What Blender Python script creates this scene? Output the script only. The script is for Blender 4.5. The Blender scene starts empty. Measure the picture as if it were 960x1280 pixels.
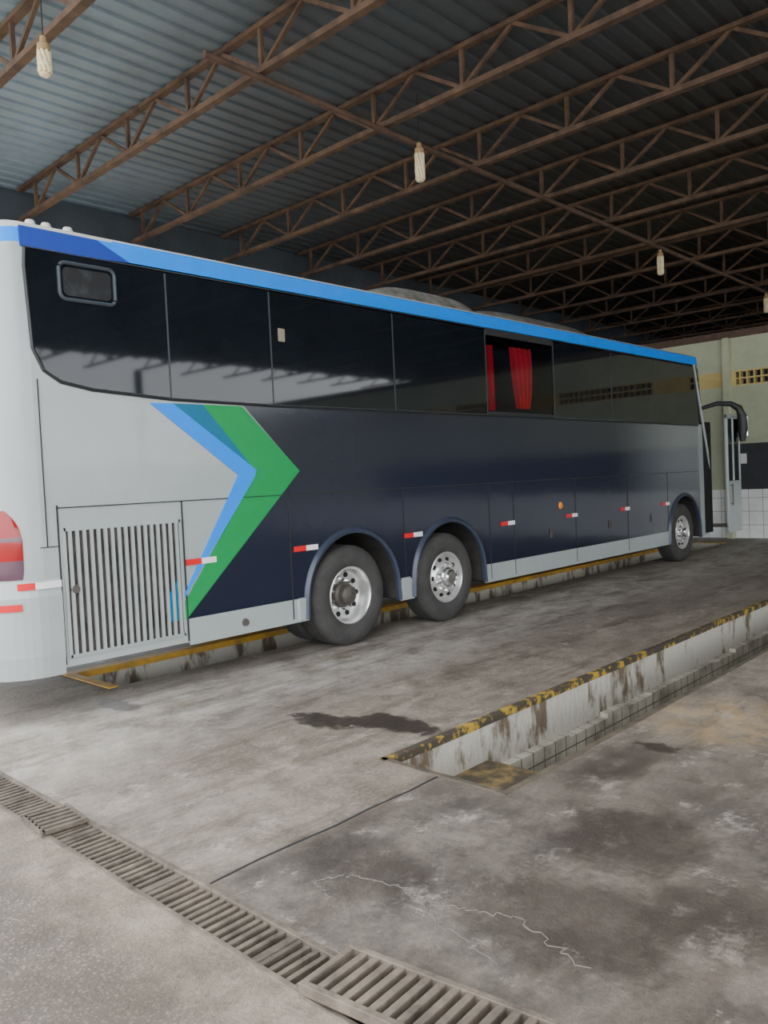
import bpy, bmesh, math, random
from mathutils import Vector, Matrix, noise
random.seed(3)
H=1.65
NB=5.78   # near side of bus
# ------------------------------------------------------------------ helpers
def lin(c): return tuple(((v/12.92) if v<=0.04045 else ((v+0.055)/1.055)**2.4) for v in c)
def new_mat(name, col, rough=0.5, metal=0.0, var=0.0, vscale=5.0, bump=0.0, bscale=40.0, spec=0.5, col2=None, coat=0.0, detail=6, stretch=(1,1,1), p0=.32, p1=.68):
    m=bpy.data.materials.new(name); m.use_nodes=True
    nt=m.node_tree; b=nt.nodes['Principled BSDF']
    b.inputs['Roughness'].default_value=rough; b.inputs['Metallic'].default_value=metal
    b.inputs['Specular IOR Level'].default_value=spec
    b.inputs['Coat Weight'].default_value=coat
    c=tuple(col)+(1,)
    tc=nt.nodes.new('ShaderNodeTexCoord'); mp=nt.nodes.new('ShaderNodeMapping')
    mp.inputs['Scale'].default_value=stretch
    nt.links.new(tc.outputs['Object'],mp.inputs[0])
    n=nt.nodes.new('ShaderNodeTexNoise'); n.inputs['Scale'].default_value=vscale; n.inputs['Detail'].default_value=detail; n.inputs['Roughness'].default_value=0.65
    nt.links.new(mp.outputs[0],n.inputs['Vector'])
    r=nt.nodes.new('ShaderNodeValToRGB'); r.color_ramp.elements[0].position=p0; r.color_ramp.elements[1].position=p1
    if col2 is None:
        r.color_ramp.elements[0].color=tuple(v*(1-var) for v in col)+(1,)
        r.color_ramp.elements[1].color=tuple(min(1,v*(1+var)) for v in col)+(1,)
    else:
        r.color_ramp.elements[0].color=tuple(col2)+(1,); r.color_ramp.elements[1].color=c
    nt.links.new(n.outputs['Fac'],r.inputs[0]); nt.links.new(r.outputs[0],b.inputs['Base Color'])
    if bump>0:
        n2=nt.nodes.new('ShaderNodeTexNoise'); n2.inputs['Scale'].default_value=bscale; n2.inputs['Detail'].default_value=5
        nt.links.new(mp.outputs[0],n2.inputs['Vector'])
        bp=nt.nodes.new('ShaderNodeBump'); bp.inputs['Strength'].default_value=bump; bp.inputs['Distance'].default_value=0.02
        nt.links.new(n2.outputs['Fac'],bp.inputs['Height']); nt.links.new(bp.outputs[0],b.inputs['Normal'])
    return m
class N:
    """small node-graph helper"""
    def __init__(s,m): s.nt=m.node_tree; s.b=s.nt.nodes['Principled BSDF']
    def node(s,t,**k):
        n=s.nt.nodes.new(t)
        for a,v in k.items(): setattr(n,a,v)
        return n
    def link(s,a,b): s.nt.links.new(a,b)
    def noise(s,vec,scale,detail=6,rough=0.6):
        n=s.node('ShaderNodeTexNoise'); n.inputs['Scale'].default_value=scale; n.inputs['Detail'].default_value=detail; n.inputs['Roughness'].default_value=rough
        s.link(vec,n.inputs['Vector']); return n.outputs['Fac']
    def ramp(s,f,stops):
        r=s.node('ShaderNodeValToRGB'); e=r.color_ramp.elements
        e[0].position=stops[0][0]; e[1].position=stops[-1][0]
        def cc(v): return (v,v,v,1) if not isinstance(v,tuple) else tuple(v)+(1,)
        e[0].color=cc(stops[0][1]); e[1].color=cc(stops[-1][1])
        for p,v in stops[1:-1]:
            q=e.new(p); q.color=cc(v)
        s.link(f,r.inputs[0]); return r.outputs[0]
    def mix(s,f,a,b,mode='MIX'):
        m=s.node('ShaderNodeMix',data_type='RGBA',blend_type=mode)
        for i,v in ((0,f),(6,a),(7,b)):
            if hasattr(v,'is_output') : s.link(v,m.inputs[i])
            elif isinstance(v,tuple): m.inputs[i].default_value=v+(1,)
            else: m.inputs[i].default_value=v
        return m.outputs[2]
    def math(s,op,a,b=0.0,clamp=False):
        m=s.node('ShaderNodeMath',operation=op,use_clamp=clamp)
        for i,v in ((0,a),(1,b)):
            if hasattr(v,'is_output'): s.link(v,m.inputs[i])
            else: m.inputs[i].default_value=v
        return m.outputs[0]
    def mapr(s,v,a,b,c=0.0,d=1.0):
        m=s.node('ShaderNodeMapRange',interpolation_type='SMOOTHSTEP')
        s.link(v,m.inputs[0])
        for i,x in zip((1,2,3,4),(a,b,c,d)): m.inputs[i].default_value=x
        return m.outputs[0]

class MB:
    def __init__(s): s.v=[]; s.f=[]; s.m=[]
    def quad(s,pts,mi=0):
        n=len(s.v); s.v+= [tuple(p) for p in pts]; s.f.append(tuple(range(n,n+len(pts)))); s.m.append(mi)
    def box(s,x0,x1,y0,y1,z0,z1,mi=0,R=None,c=None):
        P=[Vector((x,y,z)) for z in (z0,z1) for y in (y0,y1) for x in (x0,x1)]
        if R is not None: P=[R@(p-c)+c for p in P]
        n=len(s.v); s.v+=[tuple(p) for p in P]
        for f in ((0,2,3,1),(4,5,7,6),(0,1,5,4),(2,6,7,3),(0,4,6,2),(1,3,7,5)):
            s.f.append(tuple(n+i for i in f)); s.m.append(mi)
    def beam(s,a,b,w,h,mi=0,up=Vector((0,0,1))):
        a=Vector(a); b=Vector(b); d=(b-a).normalized()
        if abs(d.dot(up))>0.98: up=Vector((1,0,0))
        sx=d.cross(up).normalized()*w/2; u=sx.cross(d).normalized()*h/2
        P=[a-sx-u,a+sx-u,a+sx+u,a-sx+u,b-sx-u,b+sx-u,b+sx+u,b-sx+u]
        n=len(s.v); s.v+=[tuple(p) for p in P]
        for f in ((3,2,1,0),(4,5,6,7),(0,1,5,4),(1,2,6,5),(2,3,7,6),(3,0,4,7)):
            s.f.append(tuple(n+i for i in f)); s.m.append(mi)
    def tube(s,pts,r,seg=8,mi=0):
        pts=[Vector(p) for p in pts]; n0=len(s.v)
        rr=r if isinstance(r,(list,tuple)) else [r]*len(pts)
        for i,p in enumerate(pts):
            d=(pts[min(i+1,len(pts)-1)]-pts[max(i-1,0)]).normalized()
            up=Vector((0,0,1)) if abs(d.z)<0.95 else Vector((1,0,0))
            a=d.cross(up).normalized(); b=a.cross(d)
            for k in range(seg):
                t=2*math.pi*k/seg; s.v.append(tuple(p+(a*math.cos(t)+b*math.sin(t))*rr[i]))
        for i in range(len(pts)-1):
            for k in range(seg):
                k2=(k+1)%seg
                s.f.append((n0+i*seg+k,n0+i*seg+k2,n0+(i+1)*seg+k2,n0+(i+1)*seg+k)); s.m.append(mi)
        s.f.append(tuple(n0+k for k in range(seg))[::-1]); s.m.append(mi)
        e=n0+(len(pts)-1)*seg; s.f.append(tuple(e+k for k in range(seg))); s.m.append(mi)
    def lathe(s,prof,c,axis='Y',seg=48,mi=0):
        n0=len(s.v); c=Vector(c)
        for (r,a) in prof:
            for k in range(seg):
                t=2*math.pi*k/seg
                if axis=='Y': p=Vector((r*math.cos(t),a,r*math.sin(t)))
                else: p=Vector((r*math.cos(t),r*math.sin(t),a))
                s.v.append(tuple(c+p))
        for i in range(len(prof)-1):
            for k in range(seg):
                k2=(k+1)%seg
                s.f.append((n0+i*seg+k,n0+(i+1)*seg+k,n0+(i+1)*seg+k2,n0+i*seg+k2)); s.m.append(mi)
    def obj(s,name,mats,parent=None,smooth=False,bevel=0):
        me=bpy.data.meshes.new(name); me.from_pydata(s.v,[],s.f)
        if not isinstance(mats,(list,tuple)): mats=[mats]
        for m in mats: me.materials.append(m)
        for p,mi in zip(me.polygons,s.m): p.material_index=mi
        bm=bmesh.new(); bm.from_mesh(me); bmesh.ops.recalc_face_normals(bm,faces=bm.faces); bm.to_mesh(me); bm.free()
        if smooth:
            for p in me.polygons: p.use_smooth=True
            try: me.set_sharp_from_angle(angle=math.radians(35))
            except Exception: pass
        o=bpy.data.objects.new(name,me); bpy.context.scene.collection.objects.link(o)
        if parent is not None: o.parent=parent
        if bevel>0:
            b=o.modifiers.new('bev','BEVEL'); b.width=bevel; b.segments=2; b.limit_method='ANGLE'
        return o
def empty(name):
    e=bpy.data.objects.new(name,None); bpy.context.scene.collection.objects.link(e); e.empty_display_size=0.3; return e
def plate(name,pts,mat,parent,y=NB,t=0.006,inner=0.01):
    """flat plate on the bus side; pts=(x,z) outline, outer face at y-t"""
    bm=bmesh.new()
    a=[bm.verts.new((x,y-t,z)) for x,z in pts]; b=[bm.verts.new((x,y+inner,z)) for x,z in pts]
    f=bm.faces.new(a); n=len(a)
    for i in range(n): bm.faces.new((a[i],b[i],b[(i+1)%n],a[(i+1)%n]))
    bmesh.ops.triangulate(bm,faces=[f])
    bmesh.ops.recalc_face_normals(bm,faces=bm.faces)
    me=bpy.data.meshes.new(name); bm.to_mesh(me); bm.free(); me.materials.append(mat)
    o=bpy.data.objects.new(name,me); bpy.context.scene.collection.objects.link(o); o.parent=parent; return o
def roundrect(x0,x1,z0,z1,r,n=6):
    P=[]
    for cx,cz,a0 in ((x1-r,z1-r,0),(x0+r,z1-r,90),(x0+r,z0+r,180),(x1-r,z0+r,270)):
        for i in range(n+1):
            a=math.radians(a0+90*i/n); P.append((cx+r*math.cos(a),cz+r*math.sin(a)))
    return P

# ------------------------------------------------------------------ materials
M={}
M['silver']=new_mat('silver_paint',lin((.64,.67,.665)),0.36,0.1,var=.05,vscale=2,coat=.2)
M['rim_silver']=new_mat('wheel_alloy',lin((.88,.88,.87)),0.28,0.7,var=.12,vscale=12)
M['chrome']=new_mat('polished_hub',lin((.94,.94,.94)),0.16,0.95,var=.06,vscale=20)
M['hubdark']=new_mat('greasy_hub',lin((.34,.32,.30)),0.5,0.3,var=.3,vscale=20)
M['black']=new_mat('black_void',(.006,.006,.007),0.8)
M['rubber']=new_mat('tyre_rubber',lin((.24,.235,.23)),0.75,var=.25,vscale=8,bump=.1)
M['glass']=new_mat('tinted_glass',(.006,.009,.013),0.04,var=.2,vscale=3,spec=.5)
M['frame']=new_mat('window_rubber',(.02,.022,.025),0.5)
M['seam']=new_mat('seam_dark',(.02,.02,.022),0.7)
M['blue']=new_mat('blue_paint',(.0,.25,.95),0.45,var=.03,spec=.2)
M['purple']=new_mat('indigo_paint',lin((.14,.26,.62)),0.45,var=.03,spec=.25)
M['teal']=new_mat('teal_paint',lin((.03,.42,.56)),0.4,var=.03,spec=.3)
M['green']=new_mat('green_paint',lin((.05,.57,.30)),0.4,var=.03,spec=.3)
M['red']=new_mat('red_reflector',lin((.85,.08,.12)),0.3)
M['white']=new_mat('white_reflector',lin((.92,.92,.92)),0.3)
M['tail']=new_mat('tail_lamp_lens',lin((.62,.04,.08)),0.15,coat=.3)
M['taild']=new_mat('tail_lamp_clear',lin((.40,.30,.35)),0.15,coat=.3)
M['orange']=new_mat('amber_lens',lin((.95,.55,.15)),0.2)
M['curtain']=new_mat('red_curtain',lin((.86,.09,.20)),0.8,var=.25,vscale=6)
M['roofw']=new_mat('roof_fibreglass',lin((.62,.62,.59)),0.6,col2=lin((.36,.35,.33)),vscale=6,detail=10)
M['roofc']=new_mat('roof_cap_paint',lin((.74,.75,.73)),0.5,var=.1,vscale=5)
M['rust']=new_mat('rusty_steel',lin((.46,.37,.30)),0.85,0.0,col2=lin((.29,.235,.20)),vscale=4,bump=.15)
M['rustdark']=new_mat('rusty_pipe',lin((.42,.33,.28)),0.8,col2=lin((.30,.24,.20)),vscale=5)
M['lamp']=new_mat('cream_lamp_tube',lin((.93,.87,.72)),0.35,var=.05)
M['lampbase']=new_mat('lamp_base',lin((.66,.56,.40)),0.5,var=.1)
M['grate']=new_mat('grate_iron',lin((.50,.455,.40)),0.7,0.1,col2=lin((.29,.26,.23)),vscale=6,bump=.3)
M['cableb']=new_mat('cable',(.03,.03,.03),0.6)

# navy side paint, fading to grey toward the front
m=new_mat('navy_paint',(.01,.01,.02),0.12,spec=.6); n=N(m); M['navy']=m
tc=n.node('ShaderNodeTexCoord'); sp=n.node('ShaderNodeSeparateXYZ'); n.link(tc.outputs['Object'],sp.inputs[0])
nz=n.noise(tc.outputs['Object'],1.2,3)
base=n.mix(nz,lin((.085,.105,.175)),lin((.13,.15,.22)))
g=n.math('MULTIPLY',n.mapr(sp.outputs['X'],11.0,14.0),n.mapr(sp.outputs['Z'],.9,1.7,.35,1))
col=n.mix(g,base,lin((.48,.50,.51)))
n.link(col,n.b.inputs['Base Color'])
bp=n.node('ShaderNodeBump'); bp.inputs['Strength'].default_value=.12; bp.inputs['Distance'].default_value=.02
n.link(n.noise(tc.outputs['Object'],1.6,2),bp.inputs['Height']); n.link(bp.outputs[0],n.b.inputs['Normal'])

# concrete floor
def concrete(name,light,dark,outdoor=False):
    m=new_mat(name,light,.75); n=N(m)
    tc=n.node('ShaderNodeTexCoord'); O=tc.outputs['Object']
    sp=n.node('ShaderNodeSeparateXYZ'); n.link(O,sp.inputs[0])
    a=n.noise(O,.8,8,.7); b=n.noise(O,4.5,8,.7); c=n.noise(O,40,4,.7)
    base=n.mix(n.ramp(a,[(.35,0.0),(.65,1.0)]),dark,light)
    base=n.mix(n.ramp(b,[(.36,.65),(.56,0.0)]),base,tuple(v*.5 for v in dark))
    base=n.mix(n.math('MULTIPLY',n.ramp(c,[(.45,0.0),(.75,1.0)]),.4),base,tuple(min(1,v*1.5) for v in light))
    rgh=n.ramp(b,[(.3,.5),(.7,.85)])
    if not outdoor:
        mk=n.math('MULTIPLY',n.mapr(sp.outputs['Y'],2.95,2.75),n.mapr(sp.outputs['X'],5.4,3.6))
        st=n.ramp(n.noise(O,1.5,12,.78),[(.44,0.0),(.57,1.0)])
        base=n.mix(n.math('MULTIPLY',mk,.5),base,lin((.33,.31,.285)))
        base=n.mix(n.math('MULTIPLY',n.math('MULTIPLY',mk,st),.65),base,lin((.22,.205,.19)))
        mk2=n.math('MULTIPLY',n.mapr(sp.outputs['Y'],4.2,5.1),n.mapr(sp.outputs['Y'],6.3,5.8))
        s2=n.ramp(n.noise(O,2.2,10,.78),[(.40,0.0),(.60,1.0)])
        base=n.mix(n.math('MULTIPLY',n.math('MULTIPLY',mk2,s2),.65),base,lin((.76,.74,.71)))
        mp=n.node('ShaderNodeMapping'); mp.inputs['Scale'].default_value=(.45,2.2,1); n.link(O,mp.inputs[0])
        sm=n.ramp(n.noise(mp.outputs[0],1.4,10,.78),[(.49,0.0),(.62,1.0)])
        base=n.mix(n.math('MULTIPLY',sm,.7),base,lin((.34,.30,.26)))
        sc=n.ramp(n.noise(O,3.1,12,.82),[(.55,0.0),(.63,1.0)])
        base=n.mix(n.math('MULTIPLY',sc,.5),base,lin((.72,.68,.63)))
        dd=n.math('ADD',n.math('POWER',n.math('SUBTRACT',sp.outputs['X'],5.2),2.0),n.math('POWER',n.math('SUBTRACT',sp.outputs['Y'],1.95),2.0))
        ds=n.math('MULTIPLY',n.mapr(dd,.45,.02),n.ramp(n.noise(O,6,8,.75),[(.4,0.0),(.6,1.0)]))
        base=n.mix(n.math('MULTIPLY',ds,.55),base,lin((.72,.60,.41)))
        # spilled oil: ellipses with a ragged, noise-warped outline
        wn=n.math('MULTIPLY',n.math('SUBTRACT',n.noise(O,7,14,.8),.5),6.0)
        wl=n.math('MULTIPLY',n.math('SUBTRACT',n.noise(O,2.6,12,.8),.5),7.0)
        tot=None
        for (cx,cy,rx,ry,amt) in ((3.68,4.16,.13,.28,.95),(3.92,3.68,.15,.33,.95),(3.80,3.92,.09,.20,.95),(3.02,5.82,.09,.26,.8),(4.47,2.08,.07,.14,.85),
                              (3.24,1.66,.28,.30,.6),(2.55,1.55,.28,.40,.6),(2.95,1.05,.3,.3,.55),(4.0,2.15,.4,.14,.5),(2.3,2.45,.22,.30,.5)):
            ex=n.math('POWER',n.math('DIVIDE',n.math('SUBTRACT',sp.outputs['X'],cx),rx),2.0); ey=n.math('POWER',n.math('DIVIDE',n.math('SUBTRACT',sp.outputs['Y'],cy),ry),2.0)
            d=n.math('ADD',n.math('ADD',ex,ey),wn if amt>=.8 else wl)
            e=n.math('MULTIPLY',n.mapr(d,1.4,.6) if amt>=.8 else n.mapr(d,2.2,.3),amt)
            tot=e if tot is None else n.math('MAXIMUM',tot,e)
        base=n.mix(tot,base,lin((.22,.19,.17)))
        m2=n.node('ShaderNodeMix'); n.link(tot,m2.inputs[0]); n.link(rgh,m2.inputs[2]); m2.inputs[3].default_value=.3
        rgh=m2.outputs[0]
    else:
        v=n.node('ShaderNodeTexVoronoi'); v.inputs['Scale'].default_value=62; n.link(O,v.inputs['Vector'])
        mk=n.mapr(n.math('ADD',sp.outputs['X'],n.math('MULTIPLY',n.noise(O,2,5),.25)),1.58,1.36)
        pb=n.mix(n.ramp(v.outputs['Distance'],[(.15,0.0),(.45,1.0)]),lin((.62,.575,.52)),lin((.27,.245,.22)))
        base=n.mix(n.math('MULTIPLY',n.ramp(n.noise(O,2.2,9,.75),[(.48,0.0),(.6,1.0)]),.45),base,lin((.68,.63,.57)))
        base=n.mix(n.math('MULTIPLY',mk,.6),base,pb)
        base=n.mix(n.math('MULTIPLY',n.ramp(n.noise(O,1.3,12,.8),[(.49,0.0),(.58,1.0)]),.6),base,lin((.36,.315,.27)))
    n.link(base,n.b.inputs['Base Color']); n.link(rgh,n.b.inputs['Roughness'])
    bp=n.node('ShaderNodeBump'); bp.inputs['Strength'].default_value=.6 if not outdoor else .9; bp.inputs['Distance'].default_value=.012
    n.link(n.noise(O,60 if outdoor else 25,6,.7),bp.inputs['Height']); n.link(bp.outputs[0],n.b.inputs['Normal'])
    return m
M['floor']=concrete('worn_concrete',lin((.585,.545,.495)),lin((.455,.415,.37)))
M['ground']=concrete('rough_concrete',lin((.59,.54,.475)),lin((.48,.43,.375)),True)

def tiles(name,col,mortar,bw,bh,axis,dirt=.5,off=0.0,rough=.3):
    m=new_mat(name,col,rough); n=N(m)
    tc=n.node('ShaderNodeTexCoord'); sp=n.node('ShaderNodeSeparateXYZ'); n.link(tc.outputs['Object'],sp.inputs[0])
    cb=n.node('ShaderNodeCombineXYZ'); n.link(sp.outputs[axis],cb.inputs[0]); n.link(sp.outputs['Z'],cb.inputs[1])
    br=n.node('ShaderNodeTexBrick'); br.offset=off; br.inputs['Scale'].default_value=1; br.inputs['Brick Width'].default_value=bw; br.inputs['Row Height'].default_value=bh; br.inputs['Mortar Size'].default_value=.006
    br.inputs['Color1'].default_value=tuple(col)+(1,); br.inputs['Color2'].default_value=tuple(v*.9 for v in col)+(1,); br.inputs['Mortar'].default_value=tuple(mortar)+(1,)
    n.link(cb.outputs[0],br.inputs['Vector'])
    d=n.ramp(n.noise(tc.outputs['Object'],2.5,8,.7),[(.42,0.0),(.62,1.0)])
    c=n.mix(n.math('MULTIPLY',d,dirt),br.outputs['Color'],lin((.36,.32,.27)))
    n.link(c,n.b.inputs['Base Color']); return m
M['tilewall']=tiles('white_wall_tiles',lin((.94,.95,.94)),lin((.6,.6,.6)),.30,.30,'Y',.10)
M['pittile']=tiles('pit_tiles',lin((.80,.78,.72)),lin((.35,.33,.30)),.15,.15,'X',.7)
M['pitplaster']=new_mat('pit_plaster',lin((.74,.725,.68)),.7,col2=lin((.42,.365,.30)),vscale=2.6,bump=.6,bscale=12,detail=14,stretch=(1.6,1,.6),p0=.41,p1=.50)
M['ochre']=new_mat('ochre_step',lin((.56,.47,.29)),.75,col2=lin((.30,.27,.22)),vscale=5,detail=12,p0=.44,p1=.60)
M['yedge']=new_mat('worn_yellow_edge',lin((.66,.54,.18)),.8,col2=lin((.26,.23,.19)),vscale=9,detail=15,p0=.51,p1=.58)
M['greyedge']=new_mat('dirty_edge',lin((.42,.38,.31)),.8,col2=lin((.22,.20,.18)),vscale=5,detail=9)
M['yellow']=new_mat('yellow_line_paint',lin((.83,.64,.20)),.6,col2=lin((.58,.45,.20)),vscale=4,detail=10)
M['greenwall']=new_mat('pale_green_wall',lin((.72,.74,.63)),.8,var=.12,vscale=1.5)
M['ventblock']=new_mat('vent_block',lin((.80,.72,.48)),.8,var=.1)
M['darkwall']=new_mat('dark_wall',lin((.28,.31,.34)),.9,var=.25,vscale=1)  # plain dark blue-grey for the outer walls and columns
M['board']=new_mat('black_board',lin((.20,.21,.23)),.5,var=.2)
M['crack']=new_mat('crack_filler',lin((.47,.45,.42)),.9)
# roof sheet: haze glare painted as pale blue at open end, dark brown inside
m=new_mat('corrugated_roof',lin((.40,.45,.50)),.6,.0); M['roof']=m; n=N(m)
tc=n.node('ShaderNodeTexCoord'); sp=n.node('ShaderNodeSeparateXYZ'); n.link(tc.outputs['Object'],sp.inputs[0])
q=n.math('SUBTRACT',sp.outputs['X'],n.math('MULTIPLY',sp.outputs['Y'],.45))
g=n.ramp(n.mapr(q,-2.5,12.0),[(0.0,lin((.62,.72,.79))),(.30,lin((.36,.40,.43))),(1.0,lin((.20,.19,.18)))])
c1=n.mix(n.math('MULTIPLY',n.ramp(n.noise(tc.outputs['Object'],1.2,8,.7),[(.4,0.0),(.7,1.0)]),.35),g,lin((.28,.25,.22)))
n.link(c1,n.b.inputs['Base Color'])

# ------------------------------------------------------------------ floor with pit / drain openings
PA=(3.37,17.2,2.42,3.25); PB=(3.32,17.1,6.37,7.15); DR=(1.61,1.82)
YL=12.5
f=MB()
def rect(mb,x0,x1,y0,y1,z=0,mi=0): mb.quad([(x0,y0,z),(x1,y0,z),(x1,y1,z),(x0,y1,z)],mi)
XE=30
xs=[DR[1],PB[0],PA[0],PB[1],PA[1],XE]; ys=[-14,PA[2],PA[3],PB[2],PB[3],YL]
for i in range(len(xs)-1):
    for j in range(len(ys)-1):
        cx=(xs[i]+xs[i+1])/2; cy=(ys[j]+ys[j+1])/2
        if (PA[0]<cx<PA[1] and PA[2]<cy<PA[3]) or (PB[0]<cx<PB[1] and PB[2]<cy<PB[3]): continue
        rect(f,xs[i],xs[i+1],ys[j],ys[j+1])
f.obj('floor',M['floor'])
g=MB(); rect(g,-40,DR[0],-40,40); rect(g,DR[0],DR[1],-40,-14); rect(g,DR[0],DR[1],YL,40); rect(g,DR[1],40,-40,-14); rect(g,DR[1],40,YL,40)
g.obj('ground',M['ground'])

def pit(name,P,edge):
    x0,x1,y0,y1=P; D=1.3
    e=empty(name)
    w=MB(); zt=-0.36
    for (za,zb,mi) in ((0,zt,0),(zt,-D,1)):
        w.quad([(x0,y1,za),(x1,y1,za),(x1,y1,zb),(x0,y1,zb)],mi)
        w.quad([(x0,y0,za),(x0,y0,zb),(x1,y0,zb),(x1,y0,za)],mi)
        w.quad([(x0,y0,za),(x0,y1,za),(x0,y1,zb),(x0,y0,zb)],mi)
        w.quad([(x1,y0,za),(x1,y1,za),(x1,y1,zb),(x1,y0,zb)],mi)
    w.quad([(x0,y0,-D),(x1,y0,-D),(x1,y1,-D),(x0,y1,-D)],0)
    w.obj('pit_walls',[M['pitplaster'],M['pittile']],e)
    s=MB()
    xa=x0+.002
    for i,(z,wd) in enumerate(((-.28,.98),(-.53,.3),(-.78,.3),(-1.03,.3))):
        s.box(xa,xa+wd,y0+.002,y1-.002,-D+.002,z); xa+=wd
    s.obj('steps',M['ochre'],e,bevel=.01)
    l=MB()
    xx=x0+1.0
    while xx<x1-.2:
        w_=random.uniform(.35,.75); w_=min(w_,x1-.02-xx)
        l.box(xx,xx+w_-.004,y1-.07,y1-.001,-.52,zt+random.uniform(-.015,.03),0); xx+=w_
    l.obj('ledge',M['pittile'],e)
    r=MB()
    if edge=='worn':
        r.box(x0-.03,x1,y1-.010,y1+.045,-.045,.006,0); r.box(x0-.03,x0+.010,y0-.03,y1+.045,-.04,.006,1); r.box(x0,x1,y0-.03,y0+.010,-.04,.005,1)
        r.obj('edge_iron',[M['yedge'],M['greyedge']],e,bevel=.004)
    else:
        r.box(x0-.09,x1+.2,y1-.008,y1+.13,-.05,.010); r.box(x0-.09,x0,y0-.02,y1-.01,-.002,.009);  r.box(x1,x1+.12,y0,y1-.01,-.002,.009)
        r.obj('yellow_border',M['yellow'],e)
    return e
pit('inspection_pit',PA,'worn'); pit('inspection_pit.001',PB,'paint')

# drain channel & grates
e=empty('drain_channel')
c=MB(); x0,x1=DR; ya,yb=-14,YL; d=-.22
c.quad([(x0,ya,0),(x0,yb,0),(x0,yb,d),(x0,ya,d)]); c.quad([(x1,ya,0),(x1,ya,d),(x1,yb,d),(x1,yb,0)]); c.quad([(x0,ya,d),(x0,yb,d),(x1,yb,d),(x1,ya,d)])
c.obj('channel',M['seam'],e)
gr=MB()
gr.box(x0-.012,x0+.012,ya,yb,-.03,.006); gr.box(x1-.012,x1+.012,ya,yb,-.03,.006)
y=-3.0
k=0
while y<9:
    if not(1.28<y<2.02):
        j=random.uniform(-.003,.003); gr.box(x0+.012,x1-.012,y+j,y+.022+j,-.03,-.002+random.uniform(-.003,.002))
    k+=1
    if k%16==0: gr.box(x0+.01,x1-.01,y+.022,y+.047,-.03,0.004)
    y+=.047
gr.obj('grate_bars',M['grate'],e,bevel=.003)
g2=MB(); R=Matrix.Rotation(math.radians(4),3,'Z')@Matrix.Rotation(math.radians(-3),3,'X'); cc=Vector((1.73,1.60,.05))
def gb(*a): g2.box(*a,R=R,c=cc)
gb(1.615,1.64,1.20,1.99,.035,.072); gb(1.86,1.885,1.20,1.99,.035,.072); gb(1.64,1.86,1.965,1.99,.035,.072)
for i in range(14): 
    yy=1.20+i*.054; gb(1.635,1.865,yy,yy+.028,.038,.070)
g2.obj('drain_grate',M['grate'],None,bevel=.003)
g3=MB(); R3=Matrix.Rotation(math.radians(-5),3,'Z'); c3=Vector((1.70,4.0,.02))
for i in range(6): g3.box(1.60,1.80,3.86+i*.05,3.885+i*.05,.010,.03,R=R3,c=c3)
g3.box(1.59,1.61,3.86,4.14,.010,.03,R=R3,c=c3); g3.box(1.80,1.82,3.86,4.14,.010,.03,R=R3,c=c3)
g3.obj('drain_grate.001',M['grate'])

jn=MB()
P=[(DR[1]+.02,2.84),(2.1,2.85),(2.3,2.845),(2.55,2.83),(2.8,2.84),(3.1,2.83),(3.33,2.84)]
for a,b in zip(P[:-1],P[1:]): jn.beam((a[0],a[1],.0015),(b[0],b[1],.0015),.010,.003)
jn.obj('floor_joint',M['seam'])
ck=MB()
def crackline(P,w,jit=.02):
    last=None
    for a,b in zip(P[:-1],P[1:]):
        n_=14
        for i in range(n_+1):
            t=i/n_; p=Vector((a[0]+(b[0]-a[0])*t+random.uniform(-jit,jit),a[1]+(b[1]-a[1])*t+random.uniform(-jit,jit),.0012))
            if last is not None and (p-last).length>1e-4: ck.beam(last,p,w*random.uniform(.3,1.3),.002)
            last=p
crackline([(2.25,2.45),(2.33,2.2),(2.3,2.0),(2.42,1.7),(2.3,1.35)],.004)
crackline([(2.25,2.45),(2.12,2.5),(2.08,2.35)],.003,.01); crackline([(2.33,2.2),(2.2,1.9),(2.15,1.6)],.0025)
ck.obj('floor_crack',M['crack'])

# ------------------------------------------------------------------ roof, trusses
HB=5.85; TH=.45; RZ=HB+TH+.06
r=MB(); p=.24; y=-14; prof=[]
while y<YL+.3:
    prof+= [(y,0),(y+.11,0),(y+.135,.025),(y+.215,.025)]; y+=p
X0,X1=1.5,30
for (a,za),(b,zb) in zip(prof[:-1],prof[1:]):
    r.quad([(X0,a,RZ+za),(X1,a,RZ+za),(X1,b,RZ+zb),(X0,b,RZ+zb)])
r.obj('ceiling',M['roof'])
nT=15
for i in range(nT):
    X=3.49+i*1.865
    if X>29.5: break
    t=MB(); y0,y1=-14,YL-.1
    t.box(X-.045,X+.045,y0,y1,HB,HB+.06); t.box(X-.045,X+.045,y0,y1,HB+TH,HB+TH+.05)
    y=y1-.35-(i%2)*.2; s=0
    while y>y0+1.4:
        t.box(X-.022,X+.022,y-.022,y+.022,HB+.03,HB+TH+.02)
        t.beam((X,y,HB+.04),(X,y-.67,HB+TH+.01),.04,.04)
        t.beam((X,y-.67,HB+TH+.01),(X,y-1.34,HB+.04),.04,.04)
        y-=1.34
    t.obj('roof_truss' if i==0 else 'roof_truss.%03d'%i,M['rust'])
pp=MB(); pp.tube([(4.65,6.49,5.81),(29.8,6.70,5.81)],.036,8); pp.obj('tie_pipe',M['rustdark'])

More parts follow.
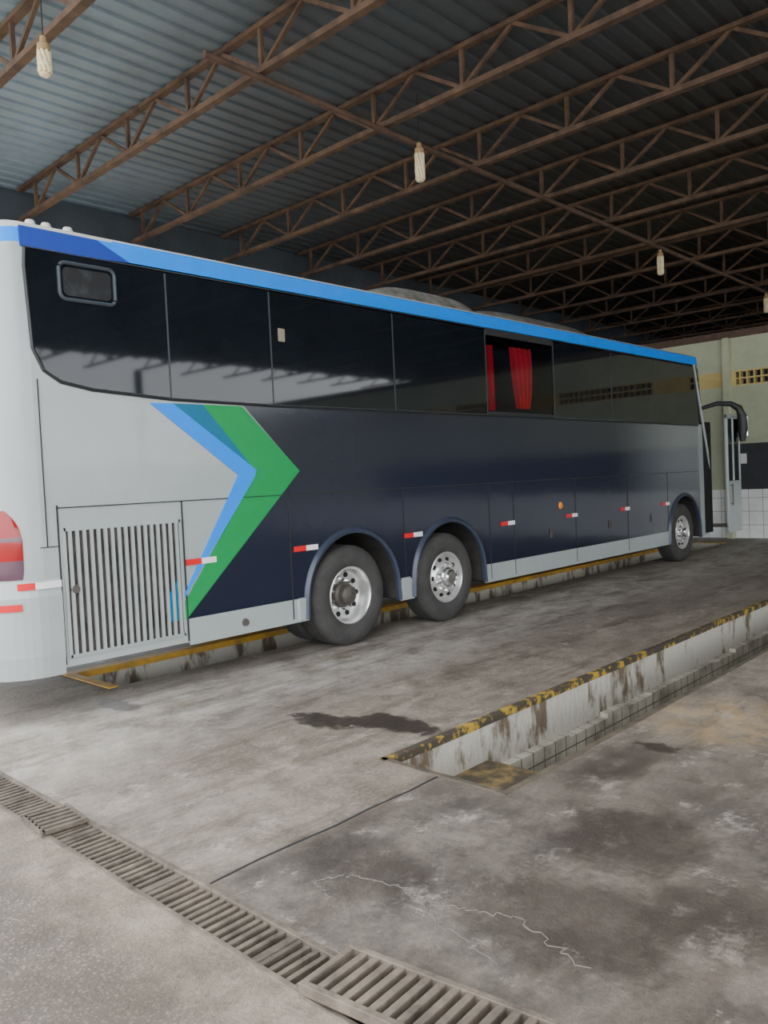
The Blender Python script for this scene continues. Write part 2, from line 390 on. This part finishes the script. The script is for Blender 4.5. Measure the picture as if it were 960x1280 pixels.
def lamp(name,x,y,ztop,L=.46,hang=None,tilt=None):
    e=empty(name)
    b=MB(); b.tube([(x,y,hang),(x,y,ztop)],.006,6); b.obj('cable',M['cableb'],e)
    b=MB(); b.lathe([(.0,0),(.028,0),(.032,-.05),(.055,-.07),(.06,-.13),(.0,-.13)],(x,y,ztop),'Z',20); b.obj('socket',M['lampbase'],e,True)
    b=MB()
    for k in range(8):
        a=2*math.pi*k/8; P=[]
        for j in range(9):
            t=j/8; aa=a+t*1.2; P.append((x+.047*math.cos(aa),y+.047*math.sin(aa),ztop-.13-t*(L-.15)))
        b.tube(P,.016,8)
    b.lathe([(0,0),(.055,0),(.064,-.02),(.055,-.04),(0,-.04)],(x,y,ztop-.13-(L-.15)*.5),'Z',20)
    b.lathe([(0,0),(.045,0),(.05,-.015),(.03,-.03),(0,-.03)],(x,y,ztop-.13-(L-.15)),'Z',20)
    b.obj('tubes',M['lamp'],e,True)
    return e
lamp('hanging_lamp',7.69,6.40,5.76,hang=RZ); lamp('hanging_lamp.001',14.7,6.50,5.72,hang=RZ); lamp('hanging_lamp.002',20.55,6.5,5.72,hang=RZ)
l=lamp('hanging_lamp.003',3.36,7.1,5.75,L=.34,hang=RZ)

# ------------------------------------------------------------------ walls
WX=18.4
e=MB()
ZT=4.45; va,vb=3.38,3.72
e.box(WX,WX+.18,-14,YL,0,1.09,1); e.box(WX,WX+.18,-14,YL,1.09,va,0); e.box(WX,WX+.18,-14,YL,vb,ZT,0)
e.obj('wall_front',[M['greenwall'],M['tilewall']])
v=MB(); y=-14
while y<YL:
    v.box(WX+.01,WX+.17,y,y+.03,va,vb); 
    y+=.15
for z in (va,va+.155,vb-.03): v.box(WX+.012,WX+.168,-14,YL,z,z+.03)
y=-13.9
while y<YL-.5:
    v.box(WX,WX+.18,y,y+.9,va,vb); y+=3.4
v.obj('vent_1',M['ventblock'])
bb=MB(); bb.box(WX-.04,WX-.012,-6,6.56,1.09,2.1); 
bb.obj('notice_board',M['board'])
sg=MB(); sg.box(WX-.055,WX-.042,6.30,6.52,1.66,1.88); sg.obj('notice_sheet',M['white'])
cl=MB(); cl.box(WX-.16,WX-.001,6.60,6.74,0,ZT); cl.obj('column_1',M['greenwall'],bevel=.01)
bm_=MB(); bm_.box(WX-.02,WX+.2,-14,YL,ZT,ZT+.16); bm_.obj('trim_1',M['rustdark'])
w=MB(); w.box(9,30,YL,YL+.2,0,RZ+.1); w.box(1.5,9,YL,YL+.2,4.7,RZ+.1); w.obj('wall_left',M['darkwall'])
w=MB(); w.box(30,30.2,-14,YL+.2,0,RZ+.1); w.obj('wall_back',M['darkwall'])
w=MB(); w.box(10,30,-14.2,-14,0,2.6); w.obj('wall_right',M['darkwall'])
for i,(X,yy) in enumerate([(3.49+1.865*k,YL-.15) for k in range(0,8,2)]+[(3.49+1.865*k,-13.85) for k in range(0,8,2)]):
    cb=MB(); cb.box(X-.1,X+.1,yy-.1,yy+.1,0,HB-.005); cb.obj('column_%d'%(i+2),M['darkwall'])

# ------------------------------------------------------------------ BUS
bus=empty('bus')
W=2.6; R0=.35
XR,XRF,XF,XN=2.15,2.50,14.42,15.6
WH=[5.60,7.14,13.68]; WZ=.51; AR=.64
AC=[5.63,7.18,13.72]
CW=(8.04,9.54,2.43,3.37)
zl=[.38,.45,.57,1.05,1.5,1.56,2.0,2.40,2.9,3.40,3.47,3.58]
nz_=len(zl)
def section(inset,drop):
    P=[]
    for z in zl:
        yy=.02 if z>3.47 else 0
        P.append((yy+inset,z-drop*max(0,(z-2.4)/1.2)))
    for a in (25,50,75):
        P.append((.02+inset+.13*(1-math.cos(math.radians(a))),3.58+.07*math.sin(math.radians(a))-drop))
    hw=W/2
    P.append((.45+inset,3.68-drop)); P.append((hw,3.72-drop))
    return P+[(W-a,z) for a,z in reversed(P[:-1])]
st=[]
for i in range(9):
    t=i/8; st.append((XR+R0*(1-math.cos(t*math.pi/2)),R0*(1-math.sin(t*math.pi/2)),R0*(1-math.sin(t*math.pi/2))*.5,0))
nmid0=len(st)-1
st.append((3.2,0,0,0)); st.append((XF,0,0,0)); nmid1=len(st)-1
for i in range(1,11):
    t=i/10; a=t*math.pi/2
    st.append((XF+(XN-XF)*math.sin(a), .85*(1-math.cos(a))**1.1, .25*(1-math.cos(a)), t))
verts=[];faces=[];mi=[]
def lean(z): return 0 if z<1.5 else .75*((z-1.5)/2.1)**1.5
for (x,ins,drop,t) in st:
    S=section(ins,drop); ns=len(S)
    for (yy,z) in S: verts.append((x-lean(z)*math.sin(t*math.pi/2),NB+yy,z))
def kk_of(k): return min(k,ns-2-k) if k<ns-1 else -1
for i in range(len(st)-1):
    for k in range(ns):
        k2=(k+1)%ns; kk=kk_of(k)
        z=zl[kk] if 0<=kk<nz_-1 else 9
        if nmid0<=i<nmid1 and (kk==-1 or z<3.4): continue     # middle side built separately
        faces.append((i*ns+k,i*ns+k2,(i+1)*ns+k2,(i+1)*ns+k))
        t=st[i][3]; mm=0
        if kk>=nz_-1: mm=2 if (i<=nmid0 or kk>=nz_) else 3
        if 0<=kk<nz_-1:
            if i>=nmid1 and 2.40<=z<3.40: mm=1
            if t>0.25 and 1.5<=z<3.40: mm=1
            if z==3.47: mm=3
            if t>.25 and z>=3.4: mm=1
        if kk==-1: mm=4
        mi.append(mm)
for k in range(ns//2):
    for b0 in (0,(len(st)-1)*ns):
        if k+1<=ns-2-k:
            q=[b0+k,b0+k+1,b0+ns-2-k,b0+ns-1-k]
            if len(set(q))<4: q=[b0+k,b0+k+1,b0+ns-1-k]
            faces.append(tuple(q)); z=zl[k] if k<nz_ else 9
            mi.append(1 if (1.5<=z and b0>0) else 0)
me=bpy.data.meshes.new('body'); me.from_pydata(verts,[],faces)
M['under']=new_mat('hull_underside',(.02,.02,.02),.8)
for m_ in (M['silver'],M['glass'],M['roofc'],M['blue'],M['under']): me.materials.append(m_)
for p_,q in zip(me.polygons,mi): p_.material_index=q; p_.use_smooth=True
bm=bmesh.new(); bm.from_mesh(me); bmesh.ops.recalc_face_normals(bm,faces=bm.faces); bm.to_mesh(me); bm.free()
me.set_sharp_from_angle(angle=math.radians(40))
body=bpy.data.objects.new('body',me); bpy.context.scene.collection.objects.link(body); body.parent=bus
def arch_z(x,base):
    z=base
    for cx in AC:
        d=abs(x-cx)
        if d<AR: z=max(z,WZ+.01+math.sqrt(max(0,AR*AR-d*d)))
    return z
def xlist(a,b):
    L={a,b}
    for cx in AC:
        for i in range(41):
            x=cx+AR*.9999*math.cos(math.pi*i/40)
            if a<x<b: L.add(x)
        for s_ in (-1,1):
            x=cx+s_*(AR+.0001)
            if a<x<b: L.add(x)
    return sorted(L)
def strips(mb,a,b,z0f,z1,y,mi=0):
    L=xlist(a,b)
    for p_,q_ in zip(L[:-1],L[1:]):
        mb.quad([(p_,y,z0f(p_)),(q_,y,z0f(q_)),(q_,y,z1),(p_,y,z1)],mi)
sm_=MB()
for y_ in (NB,NB+W):
    strips(sm_,XRF,XF,lambda x:arch_z(x,.38),2.40,y_)
    if y_==NB:
        for (a,b,z0,z1) in ((XRF,CW[0],2.40,3.47),(CW[1],XF,2.40,3.47),(CW[0],CW[1],2.40,CW[2]),(CW[0],CW[1],CW[3],3.47)):
            sm_.quad([(a,y_,z0),(b,y_,z0),(b,y_,z1),(a,y_,z1)])
    else: sm_.quad([(XRF,y_,2.40),(XF,y_,2.40),(XF,y_,3.47),(XRF,y_,3.47)])
sm_.obj('side_skin',M['silver'],bus)
bt=MB()
bx=[XRF]
for cx in AC: bx+=[cx-AR,cx+AR]
bx.append(XF)
for i in range(len(bx)-1):
    ya,yb=(NB,NB+W) if i%2==0 else (NB+.74,NB+W-.74)
    bt.quad([(bx[i],ya,.38),(bx[i+1],ya,.38),(bx[i+1],yb,.38),(bx[i],yb,.38)])
bt.obj('underside',M['under'],bus)
ln=MB()
for cx in AC:
    for (ya,yb) in ((NB+.004,NB+.74),(NB+W-.74,NB+W-.004)):
        P=[(cx+AR*math.cos(math.radians(a)),WZ+.01+AR*math.sin(math.radians(a))) for a in range(-12,193,8)]
        for a,b in zip(P[:-1],P[1:]): ln.quad([(a[0],ya,a[1]),(b[0],ya,b[1]),(b[0],yb,b[1]),(a[0],yb,a[1])])
        yy=yb-.01 if ya<7 else ya+.01
        ln.quad([(q[0],yy,q[1]) for q in P])
ln.obj('wheel_well_liner',new_mat('wheel_well_dark',lin((.20,.19,.18)),.9,var=.4,vscale=8),bus)  # liner given a dark, mottled colour throughout
ib=MB(); x0,x1,z0,z1=CW
d=NB+.54
ib.quad([(x0,d,z0),(x1,d,z0),(x1,d,z1),(x0,d,z1)])
for a in (x0,x1): ib.quad([(a,NB+.003,z0),(a,d,z0),(a,d,z1),(a,NB+.003,z1)])
for z in (z0,z1): ib.quad([(x0,NB+.003,z),(x1,NB+.003,z),(x1,d,z),(x0,d,z)])
ib.obj('cabin_interior',new_mat('cabin_trim',lin((.10,.13,.18)),.8,var=.4,vscale=2),bus)

# ---- side graphics ------------------------------------------------
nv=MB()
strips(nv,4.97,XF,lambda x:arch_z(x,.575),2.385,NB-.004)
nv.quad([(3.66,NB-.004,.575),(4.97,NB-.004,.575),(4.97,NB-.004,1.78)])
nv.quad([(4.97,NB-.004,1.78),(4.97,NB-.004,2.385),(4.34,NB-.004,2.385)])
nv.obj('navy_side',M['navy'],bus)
T2=.007
plate('green_chevron',[(3.93,2.365),(4.34,2.365),(4.97,1.78),(3.66,.575),(3.54,.575),(4.46,1.78)],M['green'],bus,t=T2)
plate('teal_chevron',[(3.62,2.365),(3.93,2.365),(4.46,1.78)],M['teal'],bus,t=T2)
plate('blue_chevron',[(3.43,2.36),(3.64,2.365),(4.46,1.80),(4.44,1.74),(3.62,.72),(3.52,.58),(4.26,1.76)],M['blue'],bus,t=T2+.002)
plate('teal_tail',[(3.50,.80),(3.60,.93),(3.60,.58),(3.48,.58)],M['teal'],bus,t=T2+.003)
plate('blue_stripe',[(3.05,3.585),(3.32,3.455),(14.42,3.455),(14.42,3.585)],M['blue'],bus,t=.008)
plate('indigo_stripe',[(2.47,3.585),(2.47,3.44),(2.9,3.435),(3.34,3.455),(3.05,3.585)],M['purple'],bus,t=.006)
wb=[(2.50,3.43),(2.49,3.30),(2.53,2.72),(2.60,2.58),(2.72,2.50),(2.95,2.455),(3.64,2.41),(4.7,2.395),(8.04,2.40),(8.04,3.42)]
plate('rear_window_band',wb,M['glass'],bus,t=.006)
plate('front_window_band',[(9.54,2.40),(14.42,2.39),(14.42,3.42),(9.54,3.42)],M['glass'],bus,t=.006)
plate('sill_strip',[(8.03,2.385),(9.55,2.385),(9.55,2.435),(8.03,2.435)],M['frame'],bus,t=.007)
plate('header_strip',[(8.03,3.365),(9.55,3.365),(9.55,3.44),(8.03,3.44)],M['frame'],bus,t=.007)
fr=MB()
P=[(2.50,3.43),(2.49,3.30),(2.515,2.72),(2.585,2.565),(2.71,2.485),(2.95,2.44),(3.64,2.395),(4.7,2.38),(8.0,2.385),(14.4,2.378)]
fr.tube([(x,NB-.004,z) for x,z in P],.014,6)
fr.obj('window_rubber',M['frame'],bus)
tr=MB(); tr.tube([(2.48,NB-.002,3.44),(8,NB-.002,3.445),(14.42,NB-.002,3.44)],.006,6)
for x in (3.63,4.70,6.36,8.02,9.57,11.2,12.72): tr.box(x-.007,x+.007,NB-.009,NB,2.40,3.42)
tr.obj('window_pillar_strips',new_mat('pillar_strip',lin((.24,.26,.28)),.5),bus)
hp=roundrect(2.74,3.18,3.10,3.37,.05); hf=MB(); hf.tube([(x,NB-.012,z) for x,z in hp+[hp[0]]],.015,6); hf.obj('hatch_frame',new_mat('hatch_rubber',lin((.22,.25,.28)),.6),bus,True)
plate('hatch_panel',roundrect(2.77,3.15,3.13,3.34,.04),new_mat('hatch_glass',lin((.18,.20,.22)),.5,col2=(.003,.004,.005),vscale=9,detail=10,p0=.50,p1=.75),bus,t=.009)
plate('window_sticker',roundrect(4.79,4.87,2.98,3.10,.01),new_mat('old_sticker',lin((.55,.53,.45)),.7),bus,t=.009)
gm=bpy.data.materials.new('clear_tinted_pane'); gm.use_nodes=True; nt=gm.node_tree; nt.nodes.clear()
o_=nt.nodes.new('ShaderNodeOutputMaterial'); mx=nt.nodes.new('ShaderNodeMixShader'); tr_=nt.nodes.new('ShaderNodeBsdfTransparent'); gl=nt.nodes.new('ShaderNodeBsdfGlossy'); fz=nt.nodes.new('ShaderNodeFresnel')
tr_.inputs[0].default_value=(.66,.70,.76,1); gl.inputs['Roughness'].default_value=.07; fz.inputs[0].default_value=1.4
nt.links.new(fz.outputs[0],mx.inputs[0]); nt.links.new(tr_.outputs[0],mx.inputs[1]); nt.links.new(gl.outputs[0],mx.inputs[2]); nt.links.new(mx.outputs[0],o_.inputs[0])
pme=bpy.data.meshes.new('side_window_pane'); yq=NB-.003
pme.from_pydata([(CW[0],yq,CW[2]),(CW[1],yq,CW[2]),(CW[1],yq,CW[3]),(CW[0],yq,CW[3])],[],[(0,1,2,3)]); pme.materials.append(gm); pme.update()
if pme.polygons[0].normal.y>0: pme.flip_normals()
po=bpy.data.objects.new('side_window_pane',pme); bpy.context.scene.collection.objects.link(po); po.parent=bus
cu=MB()
def curtain(xa,xb,za,zb,taper):
    nx=48;nz=10;n0=len(cu.v)
    for j in range(nz+1):
        t=j/nz; z=zb+(za-zb)*t
        for i in range(nx+1):
            s=i/nx; w0=(xb-xa)*(1-taper*t**2*.8); xx=xa+s*w0+taper*t*.3
            cu.v.append((xx,NB+.06+.03*math.sin(s*26+t*1.5),z))
    for j in range(nz):
        for i in range(nx):
            a=n0+j*(nx+1)+i; cu.f.append((a,a+1,a+nx+2,a+nx+1)); cu.m.append(0)
curtain(8.06,8.24,2.46,3.26,.15); curtain(8.62,9.12,2.50,3.28,.55)
cu.obj('curtains',M['curtain'],bus,True)

se=MB()
def sv(x,z0,z1,w=.010): se.box(x-w/2,x+w/2,NB-.0085,NB,z0,z1)
def sh(x0,x1,z,w=.010): se.box(x0,x1,NB-.0085,NB,z-w/2,z+w/2)
sv(2.535,1.28,2.50,.006); sh(2.48,2.62,1.28,.006); sv(2.62,.40,1.58,.010); sh(2.62,5.1,1.56,.008)
sv(3.67,.39,1.56); sv(4.81,.39,1.56,.012); sh(5.1,14.4,1.56,.012)
for x in (6.405,7.97,8.49,10.02,11.6,13.05): sv(x,.39 if x>7 else .6,1.56)
se.obj('panel_seams',M['seam'],bus)
sk=MB()
for a,b in ((3.68,4.99),(6.30,6.52),(7.83,13.06)): 
    sk.box(a,b,NB-.006,NB+.01,.36,.575); sk.box(a,b,NB-.012,NB,.355,.375)
sk.obj('silver_skirt',M['silver'],bus)
fl=MB()
for cx in AC:
    P=[]; 
    for a in [math.radians(q) for q in range(-2,183,6)]: P.append((cx+AR*math.cos(a),WZ+.01+AR*math.sin(a)))
    P=[(P[0][0]+.01,.37)]+P+[(P[-1][0]-.01,.37)]
    n0=len(fl.v); 
    prof_=[(-.02,.01),(-.02,-.028),(.012,-.04),(.035,-.020),(.042,.0)]
    for i,(x,z) in enumerate(P):
        dx=x-cx; dz=max(0,z-WZ); L=math.hypot(dx,dz); ux,uz=dx/L,dz/L
        for (o,yv) in prof_: fl.v.append((x+ux*o,NB+yv,z+uz*o))
    for i in range(len(P)-1):
        for k in range(4):
            a=n0+i*5+k; fl.f.append((a,a+1,a+6,a+5)); fl.m.append(0)
fl.obj('wheel_arch_flares',new_mat('arch_paint',lin((.22,.25,.31)),.3,var=.1),bus,True)
mf=MB(); mf.box(4.86,5.00,NB-.02,NB+.05,.36,.58); mf.box(6.32,6.48,NB-.02,NB+.05,.36,.60); mf.obj('arch_corner_pieces',M['silver'],bus,bevel=.02)

# engine grille
gp=MB(); gp.box(2.66,3.635,NB-.004,NB+.004,.45,1.40); gp.obj('grille_recess',new_mat('engine_bay_dark',lin((.22,.19,.18)),.8,var=.7,vscale=6),bus)
gs=MB()
ng=17
for i in range(ng):
    x=2.70+i*(3.60-2.70)/(ng-1); gs.box(x-.012,x+.012,NB-.022,NB-.003,.46,1.39)
gs.box(2.655,3.64,NB-.014,NB,1.385,1.41); gs.box(2.655,3.64,NB-.014,NB,.445,.465); gs.box(2.645,2.67,NB-.014,NB,.445,1.41); gs.box(3.625,3.645,NB-.014,NB,.445,1.41)
gs.obj('grille_slats',M['silver'],bus)
la=MB()
for (x,z) in ((2.72,.95),(4.25,.455),):
    la.lathe([(0,-.02),(.03,-.02),(.035,0),(.035,.02)],(x,NB-.008,z),'Y',20)
for x in (9.35,11.0,12.4): la.box(x-.02,x+.02,NB-.02,NB,.78,.90)
la.obj('panel_latches',M['hubdark'],bus,True)
mk=MB(); mk.lathe([(0,-.02),(.035,-.018),(.05,-.005),(.05,.01)],(9.62,NB-.006,1.20),'Y',20); mk.obj('side_marker_lamps',M['orange'],bus,True)
rt=MB(); 
for x in (3.68,4.85,6.40,8.20,9.76,11.35,12.80):
    w2=.15; z=1.045
    rt.box(x,x+w2,NB-.013,NB-.003,z-.025,z+.025,0); rt.box(x+w2,x+2*w2,NB-.013,NB-.003,z-.025,z+.025,1)
def corner(th,z,off):
    th=math.radians(th); return (XRF-(R0+off)*math.sin(th),NB+R0-(R0+off)*math.cos(th),z)
def cpatch(mb,t0,t1,z0,z1,off,mi):
    n_=8
    for i in range(n_):
        a=t0+(t1-t0)*i/n_; b=t0+(t1-t0)*(i+1)/n_
        mb.quad([corner(a,z0,off),corner(b,z0,off),corner(b,z1,off),corner(a,z1,off)],mi)
cpatch(rt,12,30,.985,1.035,.03,0); cpatch(rt,0,12,.985,1.035,.03,1); rt.box(XRF,2.61,NB-.03,NB,.985,1.035,1)
cpatch(rt,26,60,.84,.89,.042,0)
rt.obj('reflective_tape',[M['red'],M['white']],bus)
tl=MB(); nU,nV=16,18
for j in range(nV+1):
    v_=j/nV; z=1.06+.50*v_
    for i in range(nU+1):
        u=i/nU
        e0=22+16*(max(0,2*v_-1)**2.2)+2*(abs(2*v_-1)**6); th=e0+(80-e0)*u
        off=.004+.028*math.sin(math.pi*min(1,u*2.2)/2)**.6*(math.sin(math.pi*v_)**.4 if 0<v_<1 else 0)
        tl.v.append(corner(th,z,off))
for j in range(nV):
    for i in range(nU):
        a=j*(nU+1)+i; tl.f.append((a,a+1,a+nU+2,a+nU+1)); tl.m.append(1 if (j<5 or j==10) else 0)
tl.obj('tail_lamp',[M['tail'],M['taild']],bus,True)
bmp=MB(); 
for (z0,z1,o0,o1) in ((.34,.5,.015,.03),(.5,.93,.03,.03),(.93,1.05,.03,.003)):
    n_=10
    for i in range(n_):
        a=90*i/n_; b=90*(i+1)/n_
        bmp.quad([corner(a,z0,o0),corner(b,z0,o0),corner(b,z1,o1),corner(a,z1,o1)])
    bmp.quad([(XRF,NB-o0,z0),(2.61,NB-o0,z0),(2.61,NB-o1,z1),(XRF,NB-o1,z1)])
    bmp.quad([(2.61,NB-o0,z0),(2.61,NB+.01,z0),(2.61,NB+.01,z1),(2.61,NB-o1,z1)])
bmp.obj('rear_bumper',M['silver'],bus,True)

# roof gear
ac=MB()
def hump(x0,x1,y0,y1,z0,h):
    nx,ny=16,8;n0=len(ac.v)
    for i in range(nx+1):
        for j in range(ny+1):
            u=i/nx*2-1; v_=j/ny*2-1
            k=max(0,(1-abs(u)**4))**.6*max(0,(1-abs(v_)**6))**.5
            ac.v.append((x0+(x1-x0)*i/nx,y0+(y1-y0)*j/ny,z0+h*k))
    for i in range(nx):
        for j in range(ny):
            a=n0+i*(ny+1)+j; ac.f.append((a,a+1,a+ny+2,a+ny+1)); ac.m.append(0)
hump(6.35,8.5,5.88,8.28,3.58,.31); hump(8.0,11.6,5.88,8.28,3.58,.265)
ac.obj('air_conditioner',M['roofw'],bus,True)
ac=MB()
hump(2.5,3.5,6.0,8.1,3.60,.11)
for x in (2.66,2.78,2.95): ac.lathe([(.0,.05),(.03,.045),(.04,.02),(.045,0)],(x,6.02,3.67),'Z',14)
ac.obj('roof_vents',M['roofc'],bus,True)

# A-pillar, door, mirror
ap=MB(); ap.tube([(14.28,NB-.012,3.46),(14.42,NB-.02,2.95),(14.62,NB-.022,2.35),(14.80,NB-.01,1.9),(15.0,NB+.04,1.45)],.022,8); ap.obj('a_pillar_trim',M['silver'],bus,True)
do=MB(); do.box(14.66,15.0,NB+.004,NB+.10,.42,2.45); do.obj('door_opening',M['black'],bus)  # solid black box; the doorway's inner darkness is painted as colour
dl=empty('door_leaf'); dl.parent=bus
db=MB(); 
ya,yb=5.50,5.55
xa,xb=15.05,15.70
db.box(xa,xb,ya,yb,.40,1.35); 
for a,b in ((xa,xa+.05),(xb-.05,xb),(xa+.28,xa+.33)): db.box(a,b,ya,yb,1.35,2.58)
db.box(xa,xb,ya,yb,2.50,2.58); db.box(xa,xb,ya-.01,yb,.40,.44)
db.obj('door_frame',M['silver'],dl,bevel=.01)
dg_=MB(); dg_.box(xa+.05,xb-.05,ya+.015,ya+.03,1.35,2.5); dg_.obj('door_glass',M['glass'],dl)
ha=MB(); ha.tube([(xa+.1,ya-.04,.9),(xa+.1,ya-.04,1.3)],.012,8); ha.box(xa+.09,xa+.11,ya-.04,ya,.92,.94); ha.box(xa+.09,xa+.11,ya-.04,ya,1.26,1.28)
ha.box(xa,xb-.1,ya+.02,NB+.25,.5,.53); ha.obj('door_hardware',M['hubdark'],dl)
mi_=MB(); mi_.tube([(15.0,NB+.15,2.72),(15.25,5.74,2.80),(15.48,5.58,2.79),(15.60,5.47,2.70),(15.63,5.43,2.55),(15.63,5.42,2.3),(15.62,5.43,2.08)],[.035,.04,.05,.07,.09,.09,.05],12)
mi_.obj('mirror_arm',M['frame'],bus,True)
mr=MB(); mr.box(15.69,15.74,5.35,5.50,2.16,2.56); mr.obj('mirror_glass',M['chrome'],bus,bevel=.02)

# wheels
def wheel(cx,near,style,dual=False):
    e=empty('wheel_%s_%d'%(style,int(cx*10)) + ('n' if near else 'f')); e.parent=bus
    y0=NB+.02 if near else NB+W-.02; s=1 if near else -1
    c=(cx,y0,WZ)
    t=MB()
    prof=[(.285,.05),(.29,.015),(.31,.0),(.37,-.008),(.43,-.006),(.475,.012),(.495,.03),(.505,.045)]
    tread=[]
    for g_ in (.10,.155,.21): tread+=[(.507,g_-.018),(.494,g_-.014),(.494,g_+.0),(.507,g_+.004)]
    tr_p=[(r_,.3-a) for r_,a in reversed(prof)]
    full=prof+tread+tr_p
    t.lathe([(r_,a*s) for r_,a in full],c,'Y',56)
    if dual: t.lathe([(r_,(a+.34)*s) for r_,a in full],c,'Y',56)
    t.obj('tyre',M['rubber'],e,True)
    r_=MB()
    if style=='dish':
        P=[(.29,.03),(.292,.008),(.280,.004),(.268,.02),(.262,.09),(.25,.13),(.235,.145),(.20,.15),(.12,.155),(.0,.155)]
        hd=.148; hub=[(.135,.15),(.13,.11),(.10,.09),(.095,.03),(.075,.015),(0,.012)]
    else:
        P=[(.29,.03),(.292,.008),(.280,.004),(.268,.02),(.262,.07),(.245,.085),(.215,.06),(.175,.03),(.13,.025),(0,.025)]
        hd=.052; hub=[(.12,.025),(.115,-.01),(.095,-.02),(.09,-.055),(.07,-.07),(0,-.072)]
    r_.lathe([(a,b*s) for a,b in P],c,'Y',48); r_.obj('rim',M['rim_silver'] ,e,True)
    ho=MB(); nh=10
    for k in range(nh):
        a=2*math.pi*k/nh; rr_=.205
        cc_=(cx+rr_*math.cos(a),y0+s*(hd-.004),WZ+rr_*math.sin(a))
        ho.lathe([(.0,-.006*s),(.026,-.006*s),(.027,.01*s)],cc_,'Y',14)
    ho.obj('rim_holes',M['black'],e)
    hb=MB(); hb.lathe([(a,b*s) for a,b in hub],c,'Y',32); hb.obj('hub',M['hubdark'] if style=='dish' else M['chrome'],e,True)
    nu=MB()
    for k in range(10):
        a=2*math.pi*(k+.5)/10; rr_=.155
        q=.155 if style=='dish' else .03
        cc_=(cx+rr_*math.cos(a),y0+s*q,WZ+rr_*math.sin(a)); nu.lathe([(0,-.05*s),(.012,-.05*s),(.017,-.03*s),(.017,0)],cc_,'Y',6)
    nu.obj('lug_nuts',M['chrome'],e)
for near in (True,False):
    wheel(WH[0],near,'dish',True); wheel(WH[1],near,'hubbed'); wheel(WH[2],near,'hubbed')
ax=MB()
for x in WH: ax.tube([(x,NB+.3,WZ),(x,NB+W-.3,WZ)],.07,10)
ax.obj('axles',M['hubdark'],bus)

# ------------------------------------------------------------------ light
w=bpy.data.worlds.new('sky'); bpy.context.scene.world=w; w.use_nodes=True
nt=w.node_tree; bg=nt.nodes['Background']; bg.inputs[0].default_value=(.93,.96,1.0,1); bg.inputs[1].default_value=5.0
sl=bpy.data.lights.new('sun','SUN'); sl.energy=12.0; sl.angle=.02; sl.color=(1,.95,.86)
so=bpy.data.objects.new('sun',sl); bpy.context.scene.collection.objects.link(so)
dv=Vector((-0.30,.12,-1)).normalized(); so.rotation_euler=dv.to_track_quat('-Z','Y').to_euler()

# ------------------------------------------------------------------ camera
d1=Vector((945,83,-1001)).normalized(); d2=Vector((-1060,-10,-1001)); d2=(d2-d1*d2.dot(d1)).normalized(); d3=d1.cross(d2)
R=Matrix((d1,d2,d3))   # camera -> world
cam=bpy.data.cameras.new('camera'); co=bpy.data.objects.new('camera',cam); bpy.context.scene.collection.objects.link(co)
co.matrix_world=Matrix.Translation((0,0,H))@R.to_4x4()
cam.sensor_fit='VERTICAL'; cam.sensor_height=36; cam.lens=1001/1280*36; cam.clip_start=.05; cam.clip_end=300
bpy.context.scene.camera=co
